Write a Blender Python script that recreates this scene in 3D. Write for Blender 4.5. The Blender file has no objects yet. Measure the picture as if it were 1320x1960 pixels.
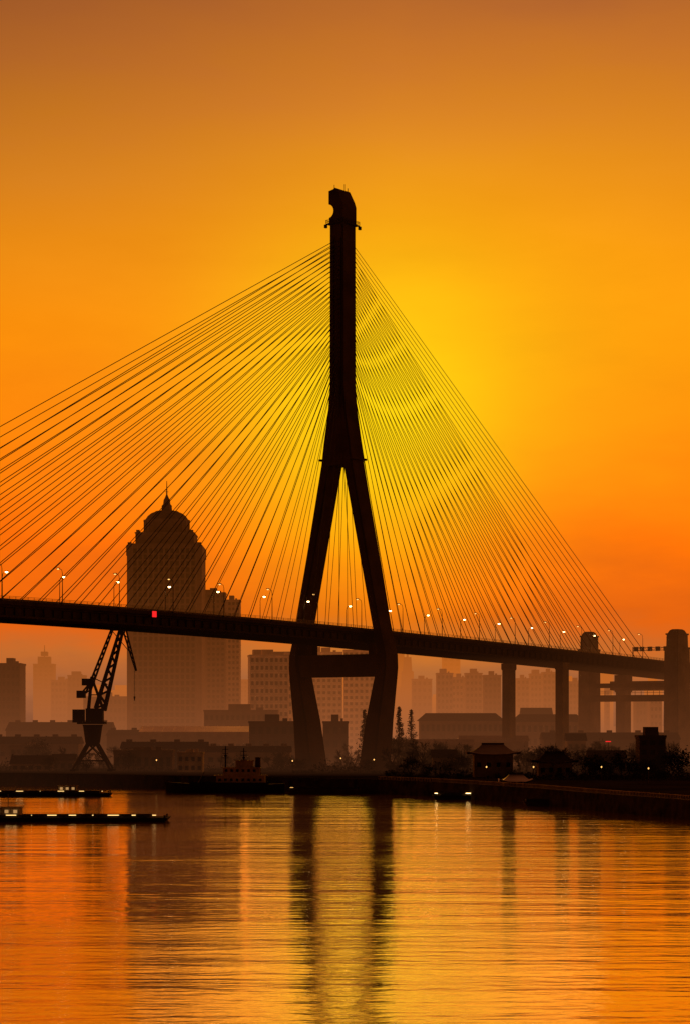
import bpy, math, random
from mathutils import Vector, Matrix
random.seed(7)
R = math.radians
S = bpy.context.scene
COL = S.collection
F = 4240.0; CAMZ = 21.0; HY = 1385.0
def X(px, Y): return (px-660)/F*Y
def Z(py, Y): return CAMZ-(py-HY)/F*Y
def lin(r, g, b):
    return tuple(((c/255)/12.92 if c/255 <= .04045 else ((c/255+.055)/1.055)**2.4) for c in (r, g, b))+(1,)

# ------------------------------------------------------------------ nodes
class NT:
    def __init__(s, nt): s.nt = nt
    def n(s, t, **k):
        o = s.nt.nodes.new(t)
        for a, b in k.items(): setattr(o, a, b)
        return o
    def put(s, sock, v):
        if isinstance(v, bpy.types.NodeSocket): s.nt.links.new(v, sock)
        else: sock.default_value = v
    def m(s, op, a, b=0.0, c=0.0, clamp=False):
        o = s.n('ShaderNodeMath', operation=op); o.use_clamp = clamp
        for i, v in enumerate((a, b, c)): s.put(o.inputs[i], v)
        return o.outputs[0]
    def mr(s, v, a, b, c, d):
        o = s.n('ShaderNodeMapRange'); s.put(o.inputs[0], v)
        for i, q in enumerate((a, b, c, d)): o.inputs[i+1].default_value = q
        return o.outputs[0]
    def mix(s, f, a, b, bt='MIX'):
        o = s.n('ShaderNodeMix', data_type='RGBA', blend_type=bt)
        s.put(o.inputs[0], f); s.put(o.inputs[6], a); s.put(o.inputs[7], b)
        return o.outputs[2]

def painted_haze_group():  # haze painted into materials as emission, growing with world depth, thinning with height
    g = bpy.data.node_groups.new('painted_aerial_haze', 'ShaderNodeTree')
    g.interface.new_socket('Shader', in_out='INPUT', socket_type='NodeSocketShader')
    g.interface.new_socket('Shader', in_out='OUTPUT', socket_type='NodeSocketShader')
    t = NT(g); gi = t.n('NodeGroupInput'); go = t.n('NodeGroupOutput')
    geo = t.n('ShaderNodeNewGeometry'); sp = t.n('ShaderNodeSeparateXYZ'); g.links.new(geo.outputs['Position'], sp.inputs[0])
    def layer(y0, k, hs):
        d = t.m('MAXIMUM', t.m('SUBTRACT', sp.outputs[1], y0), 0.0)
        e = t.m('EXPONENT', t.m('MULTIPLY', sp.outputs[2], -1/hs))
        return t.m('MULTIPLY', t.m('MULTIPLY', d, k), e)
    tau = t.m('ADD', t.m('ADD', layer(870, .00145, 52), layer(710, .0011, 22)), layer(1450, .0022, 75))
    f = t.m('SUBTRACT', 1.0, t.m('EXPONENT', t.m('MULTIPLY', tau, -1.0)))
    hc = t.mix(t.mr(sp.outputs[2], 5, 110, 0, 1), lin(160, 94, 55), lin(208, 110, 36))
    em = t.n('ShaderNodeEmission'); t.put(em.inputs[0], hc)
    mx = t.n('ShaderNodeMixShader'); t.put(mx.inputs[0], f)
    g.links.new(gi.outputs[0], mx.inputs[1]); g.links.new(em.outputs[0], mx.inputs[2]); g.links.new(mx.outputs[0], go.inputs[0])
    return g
HG = painted_haze_group()
def mat(name, col, rough=.85, metal=0.0, scale=.3, amt=.3, emit=None, es=1.0, spec=.12):
    m = bpy.data.materials.new(name); m.use_nodes = True
    t = NT(m.node_tree); m.node_tree.nodes.clear()
    out = t.n('ShaderNodeOutputMaterial'); b = t.n('ShaderNodeBsdfPrincipled')
    c = (*col, 1) if len(col) == 3 else col
    geo = t.n('ShaderNodeNewGeometry'); no = t.n('ShaderNodeTexNoise'); no.inputs['Scale'].default_value = scale; no.inputs['Detail'].default_value = 5
    m.node_tree.links.new(geo.outputs['Position'], no.inputs['Vector'])
    f = t.mr(no.outputs[0], .3, .7, 0, 1)
    dk = tuple(v*(1-amt) for v in c[:3])+(1,); lt = tuple(min(1, v*(1+amt)) for v in c[:3])+(1,)
    t.put(b.inputs['Base Color'], t.mix(f, dk, lt))
    b.inputs['Roughness'].default_value = rough; b.inputs['Metallic'].default_value = metal; b.inputs['Specular IOR Level'].default_value = spec
    if emit: b.inputs['Emission Color'].default_value = (*emit, 1); b.inputs['Emission Strength'].default_value = es
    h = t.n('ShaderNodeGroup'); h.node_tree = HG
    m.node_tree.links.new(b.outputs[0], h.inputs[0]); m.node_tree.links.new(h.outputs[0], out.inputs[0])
    return m
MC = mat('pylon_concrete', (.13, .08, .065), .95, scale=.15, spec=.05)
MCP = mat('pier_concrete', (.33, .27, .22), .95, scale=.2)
MSTEEL = mat('painted_girder_steel', (.09, .065, .055), .8, scale=.3, spec=.05)
MCABLE = mat('cable_sheath', (.08, .055, .02), .6)
MRAIL = mat('galvanised_rail', (.3, .28, .26), .5, .6)
MASPH = mat('asphalt', (.05, .05, .05), .95)
MPOLE = mat('lamp_pole_steel', (.15, .13, .12), .5, .5)
MLIT = mat('lit_lamp_lens', (.8, .6, .3), emit=(1, .62, .22), es=15)
MDIM = mat('dim_lamp_lens', (.8, .6, .3), emit=(1, .5, .13), es=1.8)
MBOATL = mat('boat_deck_light', (.8, .6, .3), emit=(1, .62, .2), es=2.2)
MWARM = mat('lit_window', (.6, .4, .2), emit=(1, .55, .2), es=.4)
MRED = mat('red_light', (.6, .02, .02), emit=(1, .02, .02), es=1.1)
MCRANE = mat('crane_paint', (.06, .04, .035), .8, spec=.05)
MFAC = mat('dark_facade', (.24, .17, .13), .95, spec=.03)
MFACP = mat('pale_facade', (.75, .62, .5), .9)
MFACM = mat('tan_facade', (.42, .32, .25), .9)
MBRICK = mat('dark_brick', (.14, .09, .07), .95, spec=.05)
MGLASS = mat('window_glass', (.02, .018, .015), .3, spec=.2)
MROOF = mat('roof_tiles', (.09, .06, .05), .95, scale=1, spec=.03)
MROOFG = mat('shiny_metal_roof', (.8, .68, .58), .3, .95, scale=.15, amt=.2)
MROOFP = mat('pale_metal_roof', (.5, .42, .38), .6, .4, scale=.1)
MBARK = mat('bark', (.06, .042, .035), .95, spec=.02)
MTWIG = mat('winter_twigs', (.06, .042, .032), .95, spec=.02)
MLEAF = mat('evergreen_leaves', (.06, .05, .03), .95, scale=1.5, amt=.5, spec=.02)
MGROUND = mat('bank_ground', (.06, .044, .035), 1, scale=.05, amt=.5, spec=0)
MQUAY = mat('quay_concrete', (.05, .036, .03), .95, scale=.4, amt=.6, spec=.02)
MPATH = mat('promenade_paving', (.14, .1, .085), .95, scale=.3, spec=.02)
MHULL = mat('boat_hull_paint', (.025, .02, .02), .7)
MHULLR = mat('rust_hull_paint', (.1, .04, .025), .7)
MWHITE = mat('white_boat_paint', (.6, .48, .4), .6)
MDECK = mat('boat_deck_paint', (.07, .05, .04), .8)
MRUB = mat('rubber', (.02, .02, .02), .9)

# ------------------------------------------------------------------ mesh builder
class MB:
    def __init__(s): s.v = []; s.f = []
    def quadstrip(s, rings, cap=True):
        n = len(rings[0]); b = len(s.v)
        for r in rings: s.v += [tuple(p) for p in r]
        for i in range(len(rings)-1):
            for j in range(n):
                k = (j+1) % n
                s.f.append((b+i*n+j, b+i*n+k, b+(i+1)*n+k, b+(i+1)*n+j))
        if cap:
            s.f.append(tuple(b+j for j in reversed(range(n)))); s.f.append(tuple(b+(len(rings)-1)*n+j for j in range(n)))
        return s
    def box(s, x0, x1, y0, y1, z0, z1):
        return s.quadstrip([[(x0, y0, z), (x1, y0, z), (x1, y1, z), (x0, y1, z)] for z in (z0, z1)])
    def tube(s, a, b, r, r2=None, n=6):
        a = Vector(a); b = Vector(b); d = (b-a)
        if d.length < 1e-6: return s
        q = d.to_track_quat('Z', 'Y'); r2 = r if r2 is None else r2
        rings = [[p+q@Vector((rr*math.cos(2*math.pi*(i+.5)/n), rr*math.sin(2*math.pi*(i+.5)/n), 0)) for i in range(n)] for p, rr in ((a, r), (b, r2))]
        return s.quadstrip(rings)
    def prism(s, prof, y0, y1):
        return s.quadstrip([[(x, y, z) for x, z in prof] for y in (y0, y1)])
    def prismx(s, prof, x0, x1):
        return s.quadstrip([[(x, y, z) for y, z in prof] for x in (x0, x1)])
    def lathe(s, prof, c=(0, 0), n=16):
        return s.quadstrip([[(c[0]+r*math.cos(2*math.pi*i/n), c[1]+r*math.sin(2*math.pi*i/n), z) for i in range(n)] for r, z in prof])
    def mesh(s, name):
        me = bpy.data.meshes.new(name); me.from_pydata(s.v, [], s.f); me.validate()
        import bmesh
        bm = bmesh.new(); bm.from_mesh(me); bmesh.ops.recalc_face_normals(bm, faces=bm.faces); bm.to_mesh(me); bm.free()
        return me
    def build(s, name, m, parent=None, **k):
        me = s.mesh(name); me.materials.append(m)
        return link(name, me, parent, **k)
def link(name, me, parent=None, loc=(0, 0, 0), rz=0):
    o = bpy.data.objects.new(name, me); COL.objects.link(o); o.location = loc; o.rotation_euler = (0, 0, rz)
    if parent: o.parent = parent
    return o
def tag(o, label=None, cat=None, group=None, kind=None):
    for k, v in (('label', label), ('category', cat), ('group', group), ('kind', kind)):
        if v: o[k] = v
    return o
def thing(name, loc, label, cat, group=None, rz=0):
    return tag(link(name, None, None, loc=loc, rz=rz), label, cat, group)
def copy_tree(o, parent=None):
    c = o.copy(); COL.objects.link(c); c.parent = parent
    for ch in list(o.children): copy_tree(ch, c)
    return c

# ------------------------------------------------------------------ world, sun, camera
w = bpy.data.worlds.new('World'); S.world = w; w.use_nodes = True
w.node_tree.nodes.clear(); t = NT(w.node_tree)
tc = t.n('ShaderNodeTexCoord'); nv = t.n('ShaderNodeVectorMath', operation='NORMALIZE'); w.node_tree.links.new(tc.outputs['Generated'], nv.inputs[0])
sp = t.n('ShaderNodeSeparateXYZ'); w.node_tree.links.new(nv.outputs[0], sp.inputs[0])
dx, dy, dz = sp.outputs
mp = t.n('ShaderNodeMapping'); mp.inputs['Scale'].default_value = (5, 5, 16); mp.inputs['Rotation'].default_value = (0, .15, 0); w.node_tree.links.new(nv.outputs[0], mp.inputs[0])
no = t.n('ShaderNodeTexNoise'); no.inputs['Scale'].default_value = 1.8; no.inputs['Detail'].default_value = 6; no.inputs['Roughness'].default_value = .55; w.node_tree.links.new(mp.outputs[0], no.inputs['Vector'])
nz = t.m('SUBTRACT', no.outputs[0], .5)
zz = t.m('ADD', dz, t.m('MULTIPLY', nz, .06))
cr = t.n('ShaderNodeValToRGB'); t.put(cr.inputs[0], t.m('MULTIPLY', zz, 2.0, clamp=True))
stops = [(0, (142, 84, 52)), (.012, (168, 98, 56)), (.032, (196, 106, 44)), (.052, (226, 96, 12)), (.08, (255, 110, 0)), (.13, (255, 134, 0)), (.17, (252, 142, 0)),
         (.21, (242, 142, 8)), (.25, (222, 132, 24)), (.29, (197, 112, 38)), (.325, (170, 94, 42)), (.45, (100, 50, 22)), (.5, (80, 40, 20))]
el = cr.color_ramp.elements
while len(el) > 1: el.remove(el[-1])
el[0].position = 0; el[0].color = lin(*stops[0][1])
for p, c in stops[1:]:
    e = el.new(p*2); e.color = lin(*c)
def gauss(cx, cz, sx, sz):
    a = t.m('DIVIDE', t.m('SUBTRACT', dx, cx), sx); b = t.m('DIVIDE', t.m('SUBTRACT', dz, cz), sz)
    g = t.m('EXPONENT', t.m('MULTIPLY', t.m('ADD', t.m('MULTIPLY', a, a), t.m('MULTIPLY', b, b)), -1.0))
    return t.m('MULTIPLY', g, t.m('GREATER_THAN', dy, 0.0))
c = cr.outputs[0]
c = t.mix(t.m('MULTIPLY', gauss(.07, .175, .12, .065), .75), c, lin(255, 168, 0))
c = t.mix(t.m('MULTIPLY', gauss(.014, .140, .06, .062), .97), c, lin(255, 212, 0))
c = t.mix(t.m('MULTIPLY', t.m('MULTIPLY', t.mr(dx, .02, -.17, 0, 1), t.mr(dz, .18, .32, 0, 1)), .5), c, lin(112, 56, 34))
amp = t.m('MULTIPLY', t.mr(dy, -.4, .55, .06, 1.0), t.m('ADD', 1.0, t.m('MULTIPLY', nz, .3)))
amp = t.m('MULTIPLY', amp, t.mr(dz, -.02, 0, .15, 1))
bg = t.n('ShaderNodeBackground'); t.put(bg.inputs[0], c); t.put(bg.inputs[1], amp)
sk = t.n('ShaderNodeTexSky', sky_type='NISHITA'); sk.sun_disc = False; sk.sun_elevation = R(8.4); sk.sun_rotation = R(.7); sk.dust_density = 5
bg2 = t.n('ShaderNodeBackground'); t.put(bg2.inputs[0], sk.outputs[0]); bg2.inputs[1].default_value = .0002
ad = t.n('ShaderNodeAddShader'); wo = t.n('ShaderNodeOutputWorld')
w.node_tree.links.new(bg.outputs[0], ad.inputs[0]); w.node_tree.links.new(bg2.outputs[0], ad.inputs[1]); w.node_tree.links.new(ad.outputs[0], wo.inputs[0])

sl = bpy.data.lights.new('sun', 'SUN'); sl.energy = .012; sl.angle = R(12); sl.color = (1, .5, .12)
so = bpy.data.objects.new('sun', sl); COL.objects.link(so)
so.rotation_euler = Vector((-.011, -.989, -.147)).to_track_quat('-Z', 'Y').to_euler()
cd = bpy.data.cameras.new('camera'); co = bpy.data.objects.new('camera', cd); COL.objects.link(co)
co.location = (0, 0, CAMZ); co.rotation_euler = (R(90), 0, 0)
cd.sensor_width = 36; cd.sensor_fit = 'AUTO'; cd.lens = F/1960*36; cd.shift_y = (HY-980)/1960; cd.clip_end = 60000; cd.clip_start = 1
S.camera = co
S.view_settings.view_transform = 'Standard'; S.view_settings.look = 'None'; S.view_settings.exposure = 0

# ------------------------------------------------------------------ water
m = bpy.data.materials.new('river_water'); m.use_nodes = True; t = NT(m.node_tree); m.node_tree.nodes.clear()
out = t.n('ShaderNodeOutputMaterial'); b = t.n('ShaderNodeBsdfPrincipled')
geo = t.n('ShaderNodeNewGeometry')
def wn(sx, sy, sc, det=3, rot=0, dist=0):
    mp = t.n('ShaderNodeMapping'); mp.inputs['Scale'].default_value = (sx, sy, 1); mp.inputs['Rotation'].default_value = (0, 0, rot); m.node_tree.links.new(geo.outputs['Position'], mp.inputs[0])
    n = t.n('ShaderNodeTexNoise'); n.inputs['Scale'].default_value = sc; n.inputs['Detail'].default_value = det; n.inputs['Distortion'].default_value = dist; m.node_tree.links.new(mp.outputs[0], n.inputs['Vector'])
    return n.outputs[0]
band = t.mr(wn(.14, 1, .010, 4, .08, .8), .4, .6, 0, 1)
fine = t.m('MULTIPLY', wn(.4, 1, .55, 4), t.mr(band, 0, 1, .3, .55))
h = t.m('ADD', fine, t.m('MULTIPLY', wn(.2, 1, .09, 3), 1.3))
bp = t.n('ShaderNodeBump'); bp.inputs['Strength'].default_value = .4; bp.inputs['Distance'].default_value = .5; t.put(bp.inputs['Height'], h)
m.node_tree.links.new(bp.outputs[0], b.inputs['Normal'])
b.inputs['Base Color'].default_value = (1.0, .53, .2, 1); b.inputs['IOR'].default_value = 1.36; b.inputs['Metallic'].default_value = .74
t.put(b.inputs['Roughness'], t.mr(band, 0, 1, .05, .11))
m.node_tree.links.new(b.outputs[0], out.inputs[0])
wa = MB(); wa.v = [(-6000, -200, 0), (6000, -200, 0), (6000, 1200, 0), (-6000, 1200, 0)]; wa.f = [(0, 1, 2, 3)]
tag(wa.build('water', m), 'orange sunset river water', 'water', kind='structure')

# ------------------------------------------------------------------ bank and ground
GZ = 4.0
shore = [(-6000, 780), (-400, 765), (-114, 752), (-85, 735), (-58, 714), (-10, 680), (10, 660), (25, 636), (38, 604), (50, 570), (62, 525), (76, 480), (110, 440), (400, 400), (6000, 380)]
g = MB(); n = len(shore)
g.v = [(x, y, GZ) for x, y in shore]+[(x*4 if abs(x) < 6000 else x*2, 15000, GZ) for x, y in shore]
g.f = [(i, i+1, n+i+1, n+i) for i in range(n-1)]
tag(g.build('ground', MGROUND), 'dark flat ground behind the river bank', 'ground', kind='structure')
q = MB()
for (x0, y0), (x1, y1) in zip(shore, shore[1:]):
    b0 = len(q.v); q.v += [(x0, y0-1.2, -1), (x1, y1-1.2, -1), (x1, y1, 3.2), (x0, y0, 3.2), (x0, y0+.05, 4.3), (x1, y1+.05, 4.3), (x0, y0+.8, 4.3), (x1, y1+.8, 4.3), (x0, y0+.8, 3.9), (x1, y1+.8, 3.9)]
    q.f += [(b0, b0+1, b0+2, b0+3), (b0+3, b0+2, b0+5, b0+4), (b0+4, b0+5, b0+7, b0+6), (b0+6, b0+7, b0+9, b0+8)]
tag(q.build('river_bank', MQUAY), 'dark concrete quay wall along the river', 'quay wall', kind='structure')
p = MB()
for (x0, y0), (x1, y1) in zip(shore[7:-2], shore[8:-1]):
    b0 = len(p.v); p.v += [(x0+1, y0+2, 4.02), (x1+1, y1+2, 4.02), (x1+2, y1+16, 4.02), (x0+2, y0+16, 4.02)]; p.f.append((b0, b0+1, b0+2, b0+3))
tag(p.build('path', MPATH), 'paved promenade on the right bank', 'path', kind='structure')

# ------------------------------------------------------------------ bridge
ct, st = .606, .796
th = math.atan2(st, ct)
BX, BY = -.8, 800.0
def dz_(L): return CAMZ+33.1-.0265*L-(.00002 if L > 0 else .00006)*L*L
def W(L, tt, z): return (BX+ct*L+st*tt, BY+st*L-ct*tt, z)
br = thing('cable_stayed_bridge', (BX, BY, 0), 'huge dark cable-stayed bridge with an inverted Y pylon crossing the river', 'bridge', rz=th)
def ring(L0, y, z, hl, ht): return [(L0-hl, y-ht, z), (L0+hl, y-ht, z), (L0+hl, y+ht, z), (L0-hl, y+ht, z)]
def cring(z, y, hl, ht, c=.5):
    return [(-hl+c, y-ht, z), (hl-c, y-ht, z), (hl, y-ht+c, z), (hl, y+ht-c, z), (hl-c, y+ht, z), (-hl+c, y+ht, z), (-hl, y+ht-c, z), (-hl, y-ht+c, z)]
for s in (-1, 1):
    leg = MB()
    leg.quadstrip([cring(z, s*y, hl, ht) for z, y, hl, ht in [(2, 13.9, 5.2, 3.75), (22, 16.4, 4.7, 3.0), (38, 19.3, 4.2, 2.3), (41, 19.9, 4.1, 2.05), (45.5, 20.0, 4.0, 1.85), (57, 17.2, 3.95, 1.6), (115.3, 4.75, 4.0, 2.0), (118, 4.2, 4.0, 2.05)]])
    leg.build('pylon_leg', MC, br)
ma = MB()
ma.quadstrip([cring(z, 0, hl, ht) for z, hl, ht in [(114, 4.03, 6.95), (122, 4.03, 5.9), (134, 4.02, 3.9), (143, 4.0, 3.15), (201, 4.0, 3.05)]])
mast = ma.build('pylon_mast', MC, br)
for s in (-1, 1):
    for y in (-1.6, 1.6):
        MB().box(min(s*3.9, s*4.25), max(s*3.9, s*4.25), y-.6, y+.6, 139.5, 196).build('cable_anchor_rib', MC, mast)
cap = MB()
prof = [(3.1, 201), (3.1, 203.3)]
for k in range(9):
    a = R(-80+k*20); prof.append((3.6-2.6*math.cos(a)*.95, 205.7+2.5*math.sin(a)))
prof += [(3.3, 208.4), (3.3, 213.0), (1.2, 213.4), (.6, 213.9), (-.2, 213.6), (-2.4, 209.4), (-3.05, 207.5), (-3.05, 201)]
cap.quadstrip([[(x, y, z) for y, z in prof] for x in (-4.0, 4.0)])
cp = cap.build('pylon_cap', MC, br)
for x, y, h, r in ((-3, 1.5, 1.6, .12), (-1, 2.2, .9, .18), (1.8, .6, 2.6, .13), (3.2, .2, 1.3, .15)):
    MB().tube((x, y, 213), (x, y, 213.6+h), r).build('antenna', MPOLE, cp)
for z0, yh, xh in ((201.2, 3.9, 4.9),):
    pf = MB(); pf.box(-xh, xh, -yh, yh, z0-.35, z0)
    for zz_ in (z0+.6, z0+1.2):
        for a, b_ in (((-xh, -yh), (xh, -yh)), ((xh, -yh), (xh, yh)), ((xh, yh), (-xh, yh)), ((-xh, yh), (-xh, -yh))): pf.tube((*a, zz_), (*b_, zz_), .09)
    for i in range(5):
        for s in (-1, 1): pf.tube((-xh+i*xh/2, s*yh, z0), (-xh+i*xh/2, s*yh, z0+1.2), .09); pf.tube((s*xh, -yh+i*yh/2, z0), (s*xh, -yh+i*yh/2, z0+1.2), .09)
    for s in (-1, 1):
        for k in (-1, 1): pf.box(s*xh-.5, s*xh+.5, k*yh-.4, k*yh+.4, z0-1.6, z0-.4)
    pf.build('maintenance_platform', MSTEEL, mast)
for s in (-1, 1):
    MB().box(-4.5, 4.5, s*7.0-.5, s*7.0+.5, 115.8, 116.5).build('ledge', MC, mast)
cb = MB(); cb.quadstrip([[(-3.3, y, 37.8), (3.3, y, 37.8), (3.3, y, 45.8), (-3.3, y, 45.8)] for y in (-19.3, 19.3)]); cb.build('cross_beam', MC, br)
for s in (-1, 1):
    MB().box(-8, 8, s*13.9-6, s*13.9+6, 1, 5.5).build('footing', MC, br)
for s in (-1, 1): MB().box(-1.5, 1.5, s*13.6-1.0, s*13.6+1.0, 45.8, 49.6).build('bearing', MC, br)

L0, L1, ST_ = -340, 430, 10
LS = [L0+i*ST_ for i in range(int((L1-L0)/ST_)+1)]
def along(m_, prof):
    m_.quadstrip([[(L, y, dz_(L)+d) for y, d in prof] for L in LS]); return m_
def rect(y0, y1, z0, z1): return [(y0, z0), (y1, z0), (y1, z1), (y0, z1)]
dk = along(MB(), [(-15.3, -.2), (-15.3, -1.1), (-14.6, -1.5), (14.6, -1.5), (15.3, -1.1), (15.3, -.2), (15, 0), (-15, 0)]).build('deck_slab', MSTEEL, br)
for y in (-13.6, 13.6):
    gm = along(MB(), [(y-.9, -1.5), (y-.9, -1.8), (y-.35, -1.9), (y-.35, -4.1), (y-.9, -4.2), (y-.9, -4.7), (y+.9, -4.7), (y+.9, -4.2), (y+.35, -4.1), (y+.35, -1.9), (y+.9, -1.8), (y+.9, -1.5)][::-1])
    L = L0+3
    while L < L1-3: gm.box(L-.08, L+.08, y-.8, y+.8, dz_(L)-4.3, dz_(L)-1.7); L += 4
    gm.build('edge_girder', MSTEEL, br)
xb = MB(); L = L0+4
while L < L1: xb.box(L-.25, L+.25, -13.2, 13.2, dz_(L)-3.8, dz_(L)-1.52); L += 8
tag(xb.build('floor_beams', MSTEEL, dk), kind='stuff')
rs = MB()
for L, LL in zip(LS, LS[1:]):
    b0 = len(rs.v); rs.v += [(L, -12, dz_(L)+.03), (LL, -12, dz_(LL)+.03), (LL, 12, dz_(LL)+.03), (L, 12, dz_(L)+.03)]; rs.f.append((b0, b0+1, b0+2, b0+3))
rs.build('road_surface', MASPH, dk)
for y in (-15.0, 15.0):
    rl = MB()
    for h_ in (.5, .95, 1.35):
        for L, LL in zip(LS, LS[1:]): rl.tube((L, y, dz_(L)+h_), (LL, y, dz_(LL)+h_), .07, n=4)
    L = L0
    while L < L1: rl.tube((L, y, dz_(L)), (L, y, dz_(L)+1.35), .07, n=4); L += 2.5
    rl.build('railing', MRAIL, br)
for y in (-12.4, 12.4):
    along(MB(), rect(y-.25, y+.25, .04, .85)).build('crash_barrier', MCP, br)
NC = 32; stuff = MB()
for side, LE, Li in ((-1, 264, 13), (1, 197, 10)):
    for k in range(NC):
        f_ = k/(NC-1)
        L = side*(Li+(LE-Li)*f_); zt = 141+k*1.72
        for s in (-1, 1):
            a = (side*4.2, s*1.6, zt); b_ = (L, s*14.6, dz_(L)+.3)
            if k < 7: stuff.tube(a, b_, .1, n=5)
            else: MB().tube(a, b_, .125 if side < 0 else .09, .135 if side < 0 else .13, n=6).build('stay_cable', MCABLE, br)
tag(stuff.build('inner_stay_cables', MCABLE, br), kind='stuff')
for s in (-1, 1):
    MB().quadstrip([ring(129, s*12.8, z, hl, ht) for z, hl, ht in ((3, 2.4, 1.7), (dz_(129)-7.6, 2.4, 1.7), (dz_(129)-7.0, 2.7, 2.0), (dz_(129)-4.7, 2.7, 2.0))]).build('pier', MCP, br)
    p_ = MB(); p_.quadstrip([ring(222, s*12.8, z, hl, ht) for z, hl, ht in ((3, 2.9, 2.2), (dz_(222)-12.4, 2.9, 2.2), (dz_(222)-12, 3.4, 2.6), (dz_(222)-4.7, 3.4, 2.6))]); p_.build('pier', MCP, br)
    a = MB(); g_ = 1.0 if s > 0 else 1.18
    a.quadstrip([cring(z, 0, hl*g_, ht*g_, .3) for z, hl, ht in ((3, 5.0, 3.0), (40, 4.8, 2.9), (53.0, 4.7, 2.8))])
    a.quadstrip([cring(z, 0, hl*g_, ht*g_, .3) for z, hl, ht in ((53.0, 4.9, 3.0), (53.8, 4.9, 3.0), (53.85, 3.9, 2.5), (59.0, 3.8, 2.4), (59.05, 4.1, 2.7), (59.7, 4.1, 2.7), (59.75, 3.4, 2.2), (61.0, 2.8, 1.7), (61.5, 1.9, 1.2))])
    a.v = [(x+207, y+(21.3 if s > 0 else -22.4), z) for x, y, z in a.v]
    a.build('anchor_pier_tower', MCP, br)
MB().box(204.5, 209.5, -18.6, 18.2, 30.6, 33.4).build('pier_cross_beam', MCP, br)
MB().box(205.2, 208.8, -18.6, 18.2, 36.6, 38.6).build('pier_cross_beam', MCP, br)
MB().box(218.3, 225.7, -17.5, 17.5, dz_(222)-11.5, dz_(222)-7.5).build('pier_head_beam', MCP, br)
pr = MB()
for h_ in (34.4, 35.2): pr.tube((204.8, -18.1, h_), (204.8, 18.1, h_), .12, n=4)
for i in range(13): pr.tube((204.8, -18.1+i*36.2/12, 33.4), (204.8, -18.1+i*36.2/12, 35.2), .12, n=4)
pr.build('beam_railing', MRAIL, br)
for Lp in (262, 305, 350):
    for s in (-1, 1): MB().quadstrip([ring(Lp, s*9, z, 1.8, 2.2) for z in (3, dz_(Lp)-1.6)]).build('pier', MCP, br)

def lamp(loc, rz, lens, label, group, sc=1.0):
    t_ = thing('street_lamp', loc, label, 'street lamp', group, rz)
    MB().tube((0, 0, 0), (0, 0, 9.6), .17, .1).tube((0, 0, 0), (0, 0, .6), .3, .25, 8).build('pole', MPOLE, t_)
    MB().tube((0, 0, 9.5), (0, .3, 10.6), .09, .08).tube((0, .3, 10.6), (0, 1.5, 11.1), .08, .07).build('arm', MPOLE, t_)
    hd = MB().box(-.28, .28, 1.3, 2.4, 11.05, 11.3).build('lamp_head', MPOLE, t_)
    MB().lathe([(.05, 11.04-.32*sc), (.3*sc, 11.04-.22*sc), (.36*sc, 11.0), (.3*sc, 11.05)], (0, 1.85), 8).build('lens', lens, hd)
    return t_
near = far_ = None
for k in range(-10, 15):
    L = k*25.0-6
    if L < -185 or L > 232: continue
    loc = W(L, 12.9, dz_(L))
    if near is None: near = lamp(loc, th, MDIM, 'tall street lamp on the near edge of the bridge deck', 'street lamps on the near edge of the bridge')
    else: o = copy_tree(near); o.location = loc
    loc = W(L, -12.9, dz_(L))
    if far_ is None: far_ = lamp(loc, th+math.pi, MLIT, 'brightly lit street lamp on the far edge of the bridge deck', 'street lamps on the far edge of the bridge', 1.3)
    else: o = copy_tree(far_); o.location = loc
Lg = 229; zg = dz_(Lg)
gt = thing('sign_gantry', W(Lg, 0, zg), 'overhead traffic signal gantry across the bridge deck beside the right pier tower', 'sign gantry', rz=th)
for s in (-1, 1): MB().tube((0, s*12.0, 0), (0, s*12.0, 8.2), .3, .22, 8).build('post', MPOLE, gt)
bm_ = MB()
for z in (6.6, 7.8): bm_.tube((-.3, -12, z), (-.3, 12, z), .12); bm_.tube((.3, -12, z), (.3, 12, z), .12)
for i in range(16): bm_.tube((-.3, -12+i*1.5, 6.6 if i % 2 else 7.8), (-.3, -12+(i+1)*1.5, 7.8 if i % 2 else 6.6), .08, n=4)
bm_.build('truss_beam', MPOLE, gt)
for y in (-9, -5, -1, 3, 7, 10): MB().box(-.9, -.5, y-1.1, y+1.1, 6.2, 8.2).build('signal_box', MPOLE, gt)
L = -118; o = thing('navigation_light', W(L, 15.6, dz_(L)-1.0), 'small red rectangular marker light on the bridge edge in front of the domed skyscraper', 'marker light', rz=th)
MB().box(-.9, .9, -.25, -.05, -.9, .95).build('red_panel', MRED, o)
MB().box(-1.05, 1.05, -.04, .25, -1.05, 1.1).build('housing', MPOLE, o)

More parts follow.
